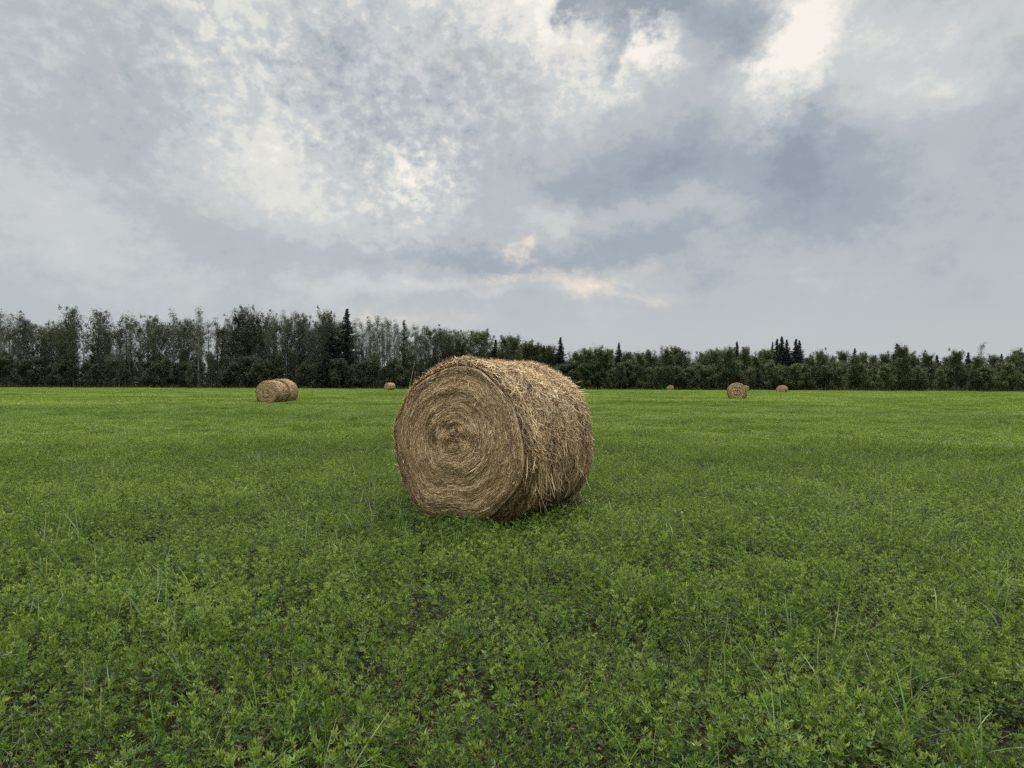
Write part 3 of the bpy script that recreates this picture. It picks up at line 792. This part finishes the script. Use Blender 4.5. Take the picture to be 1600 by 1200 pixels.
def build_big_bale():
    b = Bale(PROFILE, 1.50, 3.1)
    hang = [(0.05, 0.72, 90, 0.42, 0.030), (-0.15, 0.14, 40, 0.40, 0.05), (-0.4, 0.14, 40, 0.30, 0.06), (-0.25, 0.42, 40, 0.4, 0.12), (-0.35, 0.95, 45, 0.32, 0.2),
            (0.30, 0.35, 60, 0.30, 0.07), (-0.55, 0.6, 70, 0.22, 0.25)]
    root = make_bale('hay_bale', (BIG[0], BIG[1], 0), -BIG[2], b, 40000, 66000, 1700, 0.0062,
                     'large round bale of brown hay standing close up in the middle of the field', 'round hay bales lying about the field', hang, 4000)
    # two ends of pale twine that hang down the face, and turns of it round the side
    for (u, z0, z1, sw) in ((0.03, 1.66, 1.43, 0.006), (0.145, 1.655, 1.45, -0.004)):
        z = np.linspace(z0, z1, 12); qs = (z - 0.86) / 0.80
        pt = b.face(np.clip(qs, 0, 1), np.full(12, np.pi / 2) - u * 0.9, 0.032)
        pt[:, 0] = u + sw * np.sin(np.linspace(0, 5, 12)); pt[:, 2] = z
        tube_mesh('twine', pt, 0.0030, M_TWINE, root)
    for y in (0.13, 0.31, 0.52, 0.66, 0.86, 1.05, 1.27):
        p = np.linspace(-np.pi, np.pi, 120)
        tube_mesh('twine', b.side(p, y + 0.03 * np.sin(p * 2 + y * 9), 0.017 + 0.004 * np.sin(p * 23 + y * 40)), 0.0022, M_TWINE, root, 4)
    # one long stalk that leans up past the left shoulder
    f = np.linspace(0, 1, 10)
    st = np.stack([-0.62 - 0.05 * (1 - f) + 0.115 * f, -0.03 - 0.02 * f, 1.08 + 0.55 * f + 0.02 * np.sin(f * 3)], 1)
    tube_mesh('long_stalk', st, 0.0035 * (1.2 - f * 0.8), M_STRAW, root, 4)
    # a bunch that stands out behind the upper right shoulder
    r = np.random.default_rng(77); n = 22; k = 6
    base = b.side(np.full(n, 0.70) + r.normal(0, 0.07, n), np.full(n, 1.33) + r.normal(0, 0.06, n), 0.0)
    d = np.stack([r.uniform(0.7, 1.1, n), r.uniform(-0.3, 0.5, n), r.uniform(-0.05, 0.5, n)], 1); d /= np.linalg.norm(d, axis=1)[:, None]
    ln = r.uniform(0.05, 0.19, n); t = np.linspace(0, 1, k)[None, :, None]
    C = base[:, None] + d[:, None] * t * ln[:, None, None]; C[..., 2] -= t[..., 0] ** 2 * 0.03
    f = ribbons(C, np.tile([1.0, 0, 0.3], (n, k, 1)), 0.005 * r.uniform(.6, 1.3, n), r.uniform(0.5, 1, n), r.uniform(-1, 1, n))
    link_mesh('straw_wisp', np_mesh('straw_wisp', *f[:2], M_STRAW, f[2]), root)

def spilled_straw():
    """Hay that fell beside the far right foot of the big bale."""
    r = np.random.default_rng(5); n = 150; k = 5
    cx, cy = 0.88, 6.55
    X = cx + r.normal(0, 0.16, n); Y = cy + r.normal(0, 0.22, n); Z = 0.03 + 0.07 * r.random(n)
    a = r.uniform(0, 6.28, n); d = np.stack([np.cos(a), np.sin(a), r.normal(0.05, 0.25, n)], 1); ln = r.uniform(0.06, 0.26, n)
    t = np.linspace(-.5, .5, k)[None, :, None]
    C = np.stack([X, Y, Z], 1)[:, None] + d[:, None] * t * ln[:, None, None]; C[..., 2] = np.maximum(C[..., 2], 0.01)
    f = ribbons(C, np.tile([0, 0, 1.0], (n, k, 1)), 0.004 * r.uniform(.6, 1.3, n), r.uniform(0.25, 0.7, n), r.uniform(-1, 1, n))
    o = link_mesh('fallen_straw', np_mesh('fallen_straw', *f[:2], M_STRAW, f[2]))
    tag(o, 'loose hay fallen on the green crop at the right foot of the big bale', 'straw', kind='stuff')

BALE_GROUP = 'round hay bales lying about the field'
def build_far_bales():
    # (photo x of the near face, depth, turn, size, length, sink, label)
    specs = [
        ('near', 417.5, 38.5, 2, 0.95, 1.45, 0.0, 'round bale with its spiral end showing, front one of the touching pair at left', 1.1),
        ('near', None, None, 2, 1.03, 1.45, 0.0, 'round hay bale seen from its side, rear one of the touching pair at left', 2.3),
        ('near', 1151.5, 55.0, 21, 1.0, 1.50, 0.05, 'round hay bale facing us with dark rings, widest bale right of the big one', 3.7),
        ('far', 604.0, 112.0, 43, 0.98, 1.55, 0.0, 'small distant bale seen side on by the trees, just left of the big bale', 4.2),
        ('far', 1046.5, 141.0, 25, 0.92, 1.40, 0.20, 'tiny half hidden bale at the foot of the trees right of the big bale', 5.9),
        ('far', 1163.5, 128.0, 30, 0.95, 1.50, 0.20, 'distant bale peeping out from behind the nearer ring-faced bale on the right', 6.4),
        ('far', 1220.0, 104.0, 43, 0.98, 1.50, 0.22, 'distant low bale in front of the spruces at the far right', 7.7)]
    for i, (kind, px, d, turn, size, L, sink, label, seed) in enumerate(specs):
        b = Bale(ROUND if i != 0 else PROFILE, L, seed, size, rnd=1.5, ring=2.6 if i == 2 else 1.5, calm=0.55)
        if px is not None:
            x, y = at(px, d), d
        else:                                  # shoved against the rear end of the first
            x0, y0, t0 = at(417.5, 38.5), 38.5, R(2)
            x, y = x0 + math.sin(t0) * 1.40 + 0.05, y0 + math.cos(t0) * 1.40
        if kind == 'near':
            make_bale('hay_bale', (x, y, -sink), -R(turn), b, 9000, 15000, 900, 0.015, label, BALE_GROUP)
        else:
            make_bale('hay_bale', (x, y, -sink), -R(turn), b, 2600, 5000, 200, 0.028, label, BALE_GROUP)

# ------------------------------------------------------------------ trees
def rvec(r, n):
    v = r.normal(size=(n, 3)); return v / np.linalg.norm(v, axis=1)[:, None]

def leaf_cloud(r, centers, spread, per, size, stretch=(1, 1, 1), base_t=0.5, tops=None):
    """Leaf sprays round each centre: small faces with gaps between them."""
    n = len(centers) * per
    c = np.repeat(centers, per, 0); sp = np.repeat(spread, per) if np.ndim(spread) else spread
    off = r.normal(size=(n, 3)) * np.array(stretch)
    P = c + off * (sp[:, None] if np.ndim(sp) else sp)
    d = rvec(r, n); s = np.cross(d, rvec(r, n)); s /= np.linalg.norm(s, axis=1)[:, None] + 1e-9
    ln = size * r.uniform(0.6, 1.35, n)[:, None]; wd = ln * r.uniform(0.35, 0.75, n)[:, None]
    V = np.stack([P - d * ln * .5, P + s * wd * .5, P + d * ln * .5, P - s * wd * .5], 1).reshape(-1, 3)
    ct = np.repeat(r.normal(0, 0.14, len(centers)), per)
    t = np.clip(base_t + ct + r.normal(0, 0.13, n), 0, 1)
    return V, np.arange(4 * n).reshape(n, 4), np.repeat(t, 4)

def limb_pts(r, p0, d, ln, up=0.25, k=5, wob=0.06):
    t = np.linspace(0, 1, k)[:, None]
    w = np.cumsum(r.normal(0, wob * ln / k, (k, 3)), 0); w[0] = 0
    P = p0 + d * t * ln + np.array([0, 0, 1.0]) * up * ln * t ** 2 + w
    return P

def tree_variant(kind, seed):
    """Returns (trunk mesh data, crown mesh data) for a tree one unit of its own height H tall (H given in metres)."""
    r = np.random.default_rng(seed)
    tr, cr = [], []
    def limb(pts, r0, r1, sides=5):
        v, f = tube_mesh(None, pts, np.linspace(r0, r1, len(pts)), None, None, sides); tr.append((v, f, np.full(len(v), .5)))
    if kind in ('poplar', 'aspen', 'birch', 'round', 'sapling'):
        H = {'poplar': 20.0, 'aspen': 12.0, 'birch': 18.0, 'round': 16.0, 'sapling': 7.0}[kind]
        k = 9; t = np.linspace(0, 1, k)
        trunk = np.stack([np.cumsum(r.normal(0, .012 * H / k * 2, k)), np.cumsum(r.normal(0, .012 * H / k * 2, k)), t * H * 0.93], 1); trunk[0, :2] = 0
        limb(trunk, 0.011 * H + 0.02, 0.02, 7)
        at_ = lambda f: np.array([np.interp(f, t, trunk[:, i]) for i in range(3)])
        nb = {'poplar': 34, 'aspen': 40, 'birch': 36, 'round': 84, 'sapling': 26}[kind]
        f0 = {'poplar': 0.22, 'aspen': 0.10, 'birch': 0.35, 'round': 0.42, 'sapling': 0.04}[kind]
        wid = {'poplar': 0.125, 'aspen': 0.175, 'birch': 0.10, 'round': 0.22, 'sapling': 0.25}[kind] * r.uniform(0.85, 1.15)
        cs, ss = [], []
        for i in range(nb):
            f = f0 + (0.98 - f0) * ((i + r.random()) / nb)
            g = (f - f0) / (1 - f0)
            if kind == 'round': prof = math.sqrt(max(0.0, 1 - (2 * (g * 0.93 + 0.03) - 1) ** 2)) * r.uniform(.8, 1.05)
            elif kind == 'poplar': prof = (0.45 + 0.75 * math.sin(math.pi * min(1, 0.15 + 0.72 * g))) * r.uniform(0.5, 1.25)
            elif kind == 'aspen': prof = math.sin(math.pi * min(1, 0.25 + 0.66 * g)) ** 0.7 * r.uniform(0.7, 1.15)
            elif kind == 'sapling': prof = (1.05 - 0.75 * g) * r.uniform(0.6, 1.2)
            else: prof = (1 - 0.6 * g) * r.uniform(0.5, 1.2)
            a = r.uniform(0, 6.28); ln = wid * H * prof + 0.25
            rise = {'poplar': 1.1, 'aspen': 1.15, 'birch': 1.5, 'round': 0.35, 'sapling': 0.7}[kind] * r.uniform(0.7, 1.3)
            d = np.array([math.cos(a), math.sin(a), rise]); d /= np.linalg.norm(d) * 0.85
            pts = limb_pts(r, at_(f), d, ln, 0.2 if kind != 'birch' else 0.4)
            limb(pts, 0.0030 * H * (1.15 - g) + 0.008, 0.008, 4)
            for q, fr in ((2, .5), (3, .75), (4, 1.0)):
                if r.random() < {'poplar': .88, 'aspen': .96, 'birch': .55, 'round': .95, 'sapling': .97}[kind]:
                    cs.append(pts[q] + r.normal(0, 0.12, 3)); ss.append((0.24 + 0.020 * H) * r.uniform(0.5, 1.15) * {'birch': .8}.get(kind, 1))
            for _ in range(3 if kind == 'birch' else 1):      # side twigs
                q = r.integers(1, 5); dd = d + rvec(r, 1)[0] * 0.8; dd[2] = abs(dd[2]) + 0.4
                tw = limb_pts(r, pts[q], dd / np.linalg.norm(dd), ln * r.uniform(.3, .6), 0.3, 4); limb(tw, 0.010, 0.005, 3)
                if kind != 'birch' or r.random() < .25:
                    cs.append(tw[-1]); ss.append(0.3 * r.uniform(.6, 1.2))
        top = at_(1.0)
        for _ in range(5 if kind != 'birch' else 2):
            cs.append(top + np.array([r.normal(0, .25), r.normal(0, .25), r.uniform(-1.2, 0.045 * H)])); ss.append(0.3)
        per = {'poplar': 52, 'aspen': 64, 'birch': 22, 'round': 60, 'sapling': 60}[kind]
        size = {'poplar': 0.30, 'aspen': 0.28, 'birch': 0.20, 'round': 0.30, 'sapling': 0.26}[kind]
        cr.append(leaf_cloud(r, np.array(cs), np.array(ss), per, size, (0.85, 0.85, 1.25 if kind in ('poplar', 'aspen') else 0.95)))
    else:                                  # spruce / tamarack: whorls of drooping boughs
        H = 17.0
        trunk = np.stack([np.zeros(6), np.zeros(6), np.linspace(0, H, 6)], 1); limb(trunk, 0.20, 0.02, 7)
        wid = (0.275 if kind == 'spruce' else 0.24) * H * r.uniform(0.85, 1.15)
        nw = 62 if kind == 'spruce' else 44
        cs = []; P = []; sp = []
        for i in range(nw):
            g = (i + 0.5 * r.random()) / nw; z = H * (0.05 + 0.94 * g)
            for _ in range(7 if g < .8 else 5):
                a = r.uniform(0, 6.28); ln = wid * (1 - g) ** 0.95 * r.uniform(0.5, 1.15) * (1 + 0.22 * math.sin(i * 1.9)) + 0.10
                dz = -0.25 if kind == 'spruce' else 0.15
                d = np.array([math.cos(a), math.sin(a), dz])
                pts = limb_pts(r, np.array([0, 0, z]), d, ln, 0.22, 4, 0.03); limb(pts, 0.02, 0.008, 3)
                m = max(2, int(ln / 0.28))
                for q in range(m):
                    f = (q + 0.6) / m
                    cs.append(np.array([np.interp(f, np.linspace(0, 1, 4), pts[:, c]) for c in range(3)])); sp.append(0.10 + 0.16 * (1 - g))
        cr.append(leaf_cloud(r, np.array(cs), np.array(sp), 10 if kind == 'spruce' else 7, 0.28 if kind == 'spruce' else 0.22, (1, 1, 0.8)))
    V = [merge(tr), merge(cr)]
    z = max(V[0][0][:, 2].max(), V[1][0][:, 2].max())
    return V, z

TREE_MATS = {'poplar': (M_ASPEN, M_BARK), 'aspen': (M_GREEN, M_BARK), 'birch': (M_PALE, M_PALEBARK), 'round': (M_GREEN, M_BARK),
             'spruce': (M_SPRUCE, M_DARKBARK), 'tamarack': (M_TAMA, M_DARKBARK), 'sapling': (M_GREEN, M_BARK), 'brush': (M_ASPEN, M_BARK)}
TREE_NAMES = {'poplar': 'poplar_tree', 'aspen': 'aspen_tree', 'birch': 'birch_tree', 'round': 'broad_tree', 'spruce': 'spruce_tree', 'tamarack': 'tamarack_tree', 'sapling': 'young_tree', 'brush': 'young_tree'}
TREE_CATS = {'poplar': 'poplar tree', 'aspen': 'aspen tree', 'birch': 'birch tree', 'round': 'tree', 'spruce': 'spruce tree', 'tamarack': 'tamarack tree', 'sapling': 'young tree', 'brush': 'young tree'}
VARS = {}
def variants():
    for kind, n in (('poplar', 6), ('aspen', 7), ('birch', 4), ('round', 2), ('spruce', 3), ('tamarack', 1), ('sapling', 4)):
        VARS[kind] = []
        for i in range(n):
            (tv, cv), h = tree_variant(kind, 1000 + 37 * i + 7 * len(kind))
            lm, bm = TREE_MATS[kind]
            VARS[kind].append((np_mesh('trunk', tv[0], tv[1], bm, None, True), np_mesh('crown', cv[0], cv[1], lm, cv[2]), h))

def add_brush():
    VARS['brush'] = []
    for tm, cm, h in VARS['sapling']:
        c2 = cm.copy(); c2.materials.clear(); c2.materials.append(M_ASPEN); VARS['brush'].append((tm, c2, h))

def plant_tree(kind, x, y, h, wide, label, group, var=None, base_z=0.0):
    tm, cm, h0 = VARS[kind][(var if var is not None else random.randrange(99)) % len(VARS[kind])]
    root = empty(TREE_NAMES[kind], (x, y, base_z), random.uniform(0, 6.28))
    k = h / h0; root.scale = (k * wide, k * wide, k)
    tag(root, label, TREE_CATS[kind], group)
    link_mesh('trunk', tm, root); link_mesh('crown', cm, root)
    return root

# skyline trees read off the photograph: photo x, photo y of the top, kind, width factor, label
SKY_TREES = [
 (355, 490, 'birch', 1.2, 'sparse bare-looking tree at the left end of the woods', 0),
 (368, 482, 'poplar', 0.8, 'slim dark poplar with bare lower trunk, second tree from the left end of the woods', 0),
 (382, 476, 'poplar', 1.1, 'tall dense plumed poplar, tallest peak above the left pair of bales', 0),
 (391, 474.5, 'poplar', 0.8, 'narrow poplar spike rising from the tallest clump at left', 0),
 (404, 481, 'poplar', 0.95, 'dark upright poplar standing above the left bale pair', 0),
 (415, 482, 'poplar', 0.95, 'dark upright poplar above the joint of the left bale pair', 0),
 (431, 488, 'poplar', 1.2, 'full dark poplar just above the right end of the left bale pair', 0),
 (446, 482, 'birch', 0.8, 'thin bare-topped tree poking up right of the left bale pair', 0),
 (449, 494, 'poplar', 0.8, 'short slim poplar below a thin bare top, right of the left bales', 0),
 (465, 477, 'poplar', 1.15, 'tall bushy-topped poplar with a wide dark head, between two gaps of sky', 0),
 (473, 482, 'poplar', 0.9, 'poplar leaning on the right of the wide dark head left of the spruce', 0),
 (484, 502, 'poplar', 0.8, 'lower see-through poplar on the shoulder before the sky gap', 0),
 (492, 507, 'birch', 0.9, 'sparse thin tree filling the sky gap left of the dark peak', 0),
 (506, 477, 'poplar', 0.9, 'tall narrow poplar making the left peak beside the black spruce', 0),
 (513, 483, 'poplar', 0.75, 'slim poplar between the narrow peak and the black spruce', 0),
 (522, 487, 'poplar', 0.9, 'dark poplar touching the black spruce on its left', 0),
 (542, 481.5, 'spruce', 0.95, 'tall black spruce with pointed top, darkest tree of the left woods', 0),
 (517, 508, 'spruce', 1.1, 'broad dark spruce low down left of the tall black spruce', 1),
 (554, 494, 'birch', 0.8, 'bare grey thin tree just right of the tall black spruce', 0),
 (566, 496, 'birch', 1.0, 'pale thin-leaved tree, second right of the tall black spruce', 0),
 (577, 492, 'birch', 1.0, 'pale wispy tree, third right of the tall black spruce', 0),
 (590, 491, 'birch', 1.15, 'tallest pale wispy tree of the grey stand above the small far bale', 0),
 (600, 496, 'birch', 0.9, 'thin grey tree above the small far bale', 0),
 (609, 494, 'birch', 1.0, 'pale wispy tree left of the yellowish conifer', 0),
 (620, 498, 'birch', 0.9, 'thin bare tree touching the yellowish conifer', 0),
 (631, 499, 'tamarack', 1.0, 'yellow-green conifer with a pointed top left of the big bale', 0),
 (648, 501, 'birch', 0.9, 'whitish bare tree above the left shoulder of the big bale', 0),
 (659, 504, 'poplar', 1.15, 'dark poplar, left one of the three plumes over the big bale', 0),
 (673, 503, 'poplar', 1.1, 'dark poplar, middle one of the three plumes over the big bale', 0),
 (686, 505, 'poplar', 1.15, 'dark poplar, right one of the three plumes over the big bale', 0),
 (696, 509, 'poplar', 0.9, 'slim dark poplar stepping down right of the three plumes', 0),
 (703, 514, 'poplar', 0.9, 'short dark poplar at the end of the step above the bale top', 0),
 (717, 521, 'aspen', 0.9, 'green airy aspen in the dip left of the round-headed tree', 0),
 (745, 512.5, 'round', 1.0, 'broad round-headed tree with bare stems standing over the big bale', 0),
 (774, 530, 'spruce', 1.2, 'short dark conifer in the dip right of the round-headed tree', 0),
 (790, 519, 'aspen', 1.0, 'airy grey-green tree, tallest right of the round-headed one', 0),
 (803, 520, 'aspen', 1.0, 'airy grey-green tree behind the bale top, right twin', 0),
 (821, 526, 'aspen', 1.15, 'green bushy aspen above the right slope of the big bale', 0),
 (836, 531, 'aspen', 1.0, 'green aspen stepping down above the bale shoulder', 0),
 (848, 533, 'aspen', 0.9, 'light green aspen left of the lone spruce spike', 0),
 (860, 537, 'aspen', 1.0, 'low green aspen touching the lone spruce spike', 0),
 (875.5, 526.5, 'spruce', 0.95, 'lone dark spruce spike above the right shoulder of the big bale', 0),
 (898, 545, 'aspen', 1.2, 'low round green tree right of the lone spruce spike', 0),
 (917, 541, 'aspen', 1.2, 'green bushy aspen above the right edge of the big bale', 0),
 (935, 536.5, 'aspen', 1.2, 'tall rounded aspen group right of the big bale', 0),
 (950, 541, 'aspen', 1.1, 'dark green aspen left of the small spruce tip', 0),
 (967, 534.5, 'spruce', 0.9, 'small spruce tip poking out between rounded aspens', 0),
 (981, 547, 'aspen', 1.2, 'yellow-green aspen right of the small spruce tip', 0),
 (1000, 546, 'aspen', 1.0, 'pale aspen left of the rounded dark crowns', 0),
 (1014, 542.5, 'aspen', 1.2, 'rounded dark green aspen left of the thin dead top', 0),
 (1034, 536.5, 'birch', 1.0, 'thin dead top rising among the rounded crowns', 0),
 (1043, 539, 'aspen', 1.0, 'dark aspen above the tiny half hidden bale', 0),
 (1055, 537, 'aspen', 1.1, 'tallest dark aspen right of the thin dead top', 0),
 (1065, 542, 'aspen', 1.0, 'dark aspen left of the pale thin pair', 0),
 (1077, 545, 'birch', 1.0, 'pale thin tree, left one of the pair in the notch', 0),
 (1089, 552, 'birch', 1.0, 'pale low tree, right one of the pair in the notch', 0),
 (1101, 546, 'aspen', 1.2, 'green aspen just right of the pale notch', 0),
 (1115, 542, 'aspen', 1.1, 'light green aspen left above the ring-faced bale', 0),
 (1127, 540, 'aspen', 1.1, 'light green aspen second left of the spruce over the ring-faced bale', 0),
 (1140, 537.5, 'aspen', 1.1, 'tall light green aspen touching the spruce over the ring-faced bale', 0),
 (1151, 533, 'spruce', 0.9, 'dark spruce straight above the ring-faced bale', 0),
 (1165, 539, 'aspen', 0.9, 'airy aspen just right of the spruce over the ring-faced bale', 0),
 (1181, 551, 'aspen', 1.0, 'low pale aspen left of the dark spruce group', 0),
 (1199, 540, 'aspen', 1.1, 'dark rounded tree on the left of the spruce group', 0),
 (1207, 533, 'spruce', 0.55, 'needle-thin spruce on the left of the spruce group', 0),
 (1214, 529, 'spruce', 0.95, 'left broad spruce of the far right group', 0),
 (1221, 525, 'spruce', 1.0, 'tallest spruce of the far right group', 0),
 (1229, 530, 'spruce', 0.9, 'spruce right of the tallest one in the far right group', 0),
 (1243.5, 529, 'spruce', 1.0, 'spruce nearest the right end of the woods but one', 0),
 (1249, 531, 'spruce', 1.0, 'last spruce at the right end of the woods', 0)]

def zone(px):
    for lim, w in ((350, 'beyond the left end of the view'), (400, 'left of the left bale pair'), (466, 'behind the left bale pair'), (530, 'between the bale pair and the black spruce'),
                   (590, 'right of the black spruce'), (640, 'behind the small far bale'), (700, 'behind the left shoulder of the big bale'), (770, 'under the round-headed tree'),
                   (870, 'behind the top of the big bale'), (930, 'beside the lone spruce spike'), (1000, 'around the small spruce tip'), (1090, 'behind the tiny half hidden bale'),
                   (1180, 'behind the ring-faced bale'), (1250, 'under the spruces at far right')):
        if px < lim: return w
    return 'beyond the right end of the view'

def build_trees():
    variants(); add_brush()
    r = random.Random(5)
    for i, (px, py, kind, wide, label, off) in enumerate(SKY_TREES):
        d = 150 + r.uniform(-3, 5) + off * -2 + (4 if kind == 'spruce' else 0)
        x, z = at(px, d, py)
        plant_tree(kind, x, d, z, wide * (0.92 if kind == 'poplar' else 1.0), label, None, i)
    # the woods go on to both sides of the view
    x = -205.0
    while x < at(345, 150):
        kind = r.choice(['poplar'] * 5 + ['birch', 'birch', 'spruce'])
        plant_tree(kind, x, 150 + r.uniform(-3, 6), r.uniform(17, 22), r.uniform(.85, 1.15), 'tall dark tree in the woods that run on to the left', 'trees carrying the woods on to the left')
        x += r.uniform(2.4, 4.2)
    x = at(1258, 150)
    while x < 205:
        kind = r.choice(['aspen'] * 5 + ['birch', 'spruce', 'spruce'])
        plant_tree(kind, x, 150 + r.uniform(-3, 6), r.uniform(9.5, 13.5), r.uniform(.9, 1.2), 'green tree in the woods that run on to the right', 'trees carrying the woods on to the right')
        x += r.uniform(2.6, 4.4)
    # the trees inside the woods, whose heads do not reach the skyline
    edge = [(-140, 9.0), (-95, 9.0), (-40, 9.0), (-20, 8.2), (-5, 8.0), (6, 8.0), (20, 8.0), (50, 8.4), (80, 8.4), (140, 8.5)]
    x = -150.0; n = 0
    while x < 150:
        hh = np.interp(x, [e[0] for e in edge], [e[1] for e in edge])
        side = 'left' if x < -12 else 'right'
        kind = r.choice(['brush', 'brush', 'poplar', 'brush'] if x < -12 else ['sapling', 'sapling', 'aspen'])
        if kind == 'poplar': hh *= 1.3
        plant_tree(kind, x, 146 + r.uniform(-1.5, 3.5), hh * r.uniform(.72, 1.0), r.uniform(1.0, 1.35),
                   'low leafy tree in the dark band ' + zone(800 + x / 147 * F), 'young trees at the foot of the woods ' + zone(800 + x / 147 * F))
        x += r.uniform(1.9, 3.1); n += 1
    x = -150.0
    while x < 150:
        left = x < -12
        h = r.uniform(8, 10.5) if left else r.uniform(7.5, 9.5)
        plant_tree('aspen', x, 158 + r.uniform(-3, 8), h, r.uniform(1.0, 1.3),
                   'leafy tree deep in the woods ' + zone(800 + x / 160 * F), 'trees deep inside the woods ' + zone(800 + x / 160 * F))
        x += r.uniform(2.6, 4.0)
    # a second rank of thin stems and heads between those on the skyline
    for (p0, p1, ty, kinds, step) in ((-150, 350, 496, ['poplar', 'poplar', 'birch'], 15.0), (1262, 1700, 544, ['aspen', 'aspen', 'spruce'], 16.0), (352, 536, 497, ['poplar', 'poplar', 'birch'], 8.5), (552, 640, 500, ['birch'], 6.0), (640, 715, 512, ['poplar', 'birch'], 9.0), (700, 728, 535, ['aspen'], 11.0), (728, 764, 556, ['aspen'], 11.0), (764, 870, 537, ['aspen'], 11.0), (880, 1250, 547, ['aspen'], 11.0)):
        px = p0 + 3
        while px < p1:
            d = r.uniform(156, 163)
            x, z = at(px, d, ty + r.uniform(-4, 16))
            plant_tree(r.choice(kinds), x, d, z, r.uniform(.9, 1.2), 'thin tree of the second rank %s' % zone(px), 'trees of the second rank %s' % zone(px))
            px += step * r.uniform(.7, 1.3)
    # ground-level scrub that closes the foot of the woods
    rr = np.random.default_rng(9); n = 60000
    X = rr.uniform(-190, 190, n); Y = 149 + rr.random(n) ** 0.8 * 24; Hh = 2.2 + 1.2 * sine_noise(X, Y * 0, 9, 5) + (Y - 149) * 0.16
    C = np.stack([X, Y, rr.random(n) * np.maximum(Hh, 0.8)], 1)
    v, f, t = leaf_cloud(rr, C, 0.3, 3, 0.50, base_t=0.35)
    o = link_mesh('undergrowth', np_mesh('undergrowth', v, f, M_ASPEN, t)); tag(o, 'dark scrub closing the foot of the woods', 'undergrowth', kind='stuff')
    # rank pale grass along the wood edge
    n = 9000; X = rr.uniform(-190, 190, n); Y = 143.5 + rr.random(n) * 4.0
    P = np.stack([X, Y, np.zeros(n)], 1); h = rr.uniform(.25, .6, n) * (1 + 0.9 * np.clip(sine_noise(X, Y, 5.0, 31), 0, 1)); a = rr.normal(0, .25, n)
    V = np.stack([P + [-.03, 0, 0], P + [.03, 0, 0], P + np.stack([a * h, a * 0, h], 1) + [.012, 0, 0], P + np.stack([a * h, a * 0, h], 1)], 1).reshape(-1, 3)
    o = link_mesh('edge_grass', np_mesh('edge_grass', V, np.arange(4 * n).reshape(n, 4), M_GRASS, np.repeat(rr.uniform(.3, .9, n), 4)))
    tag(o, 'rank grass along the edge of the woods', 'grass', kind='stuff')

build_trees()
build_far_bales()
build_big_bale()
spilled_straw()
build_crop()
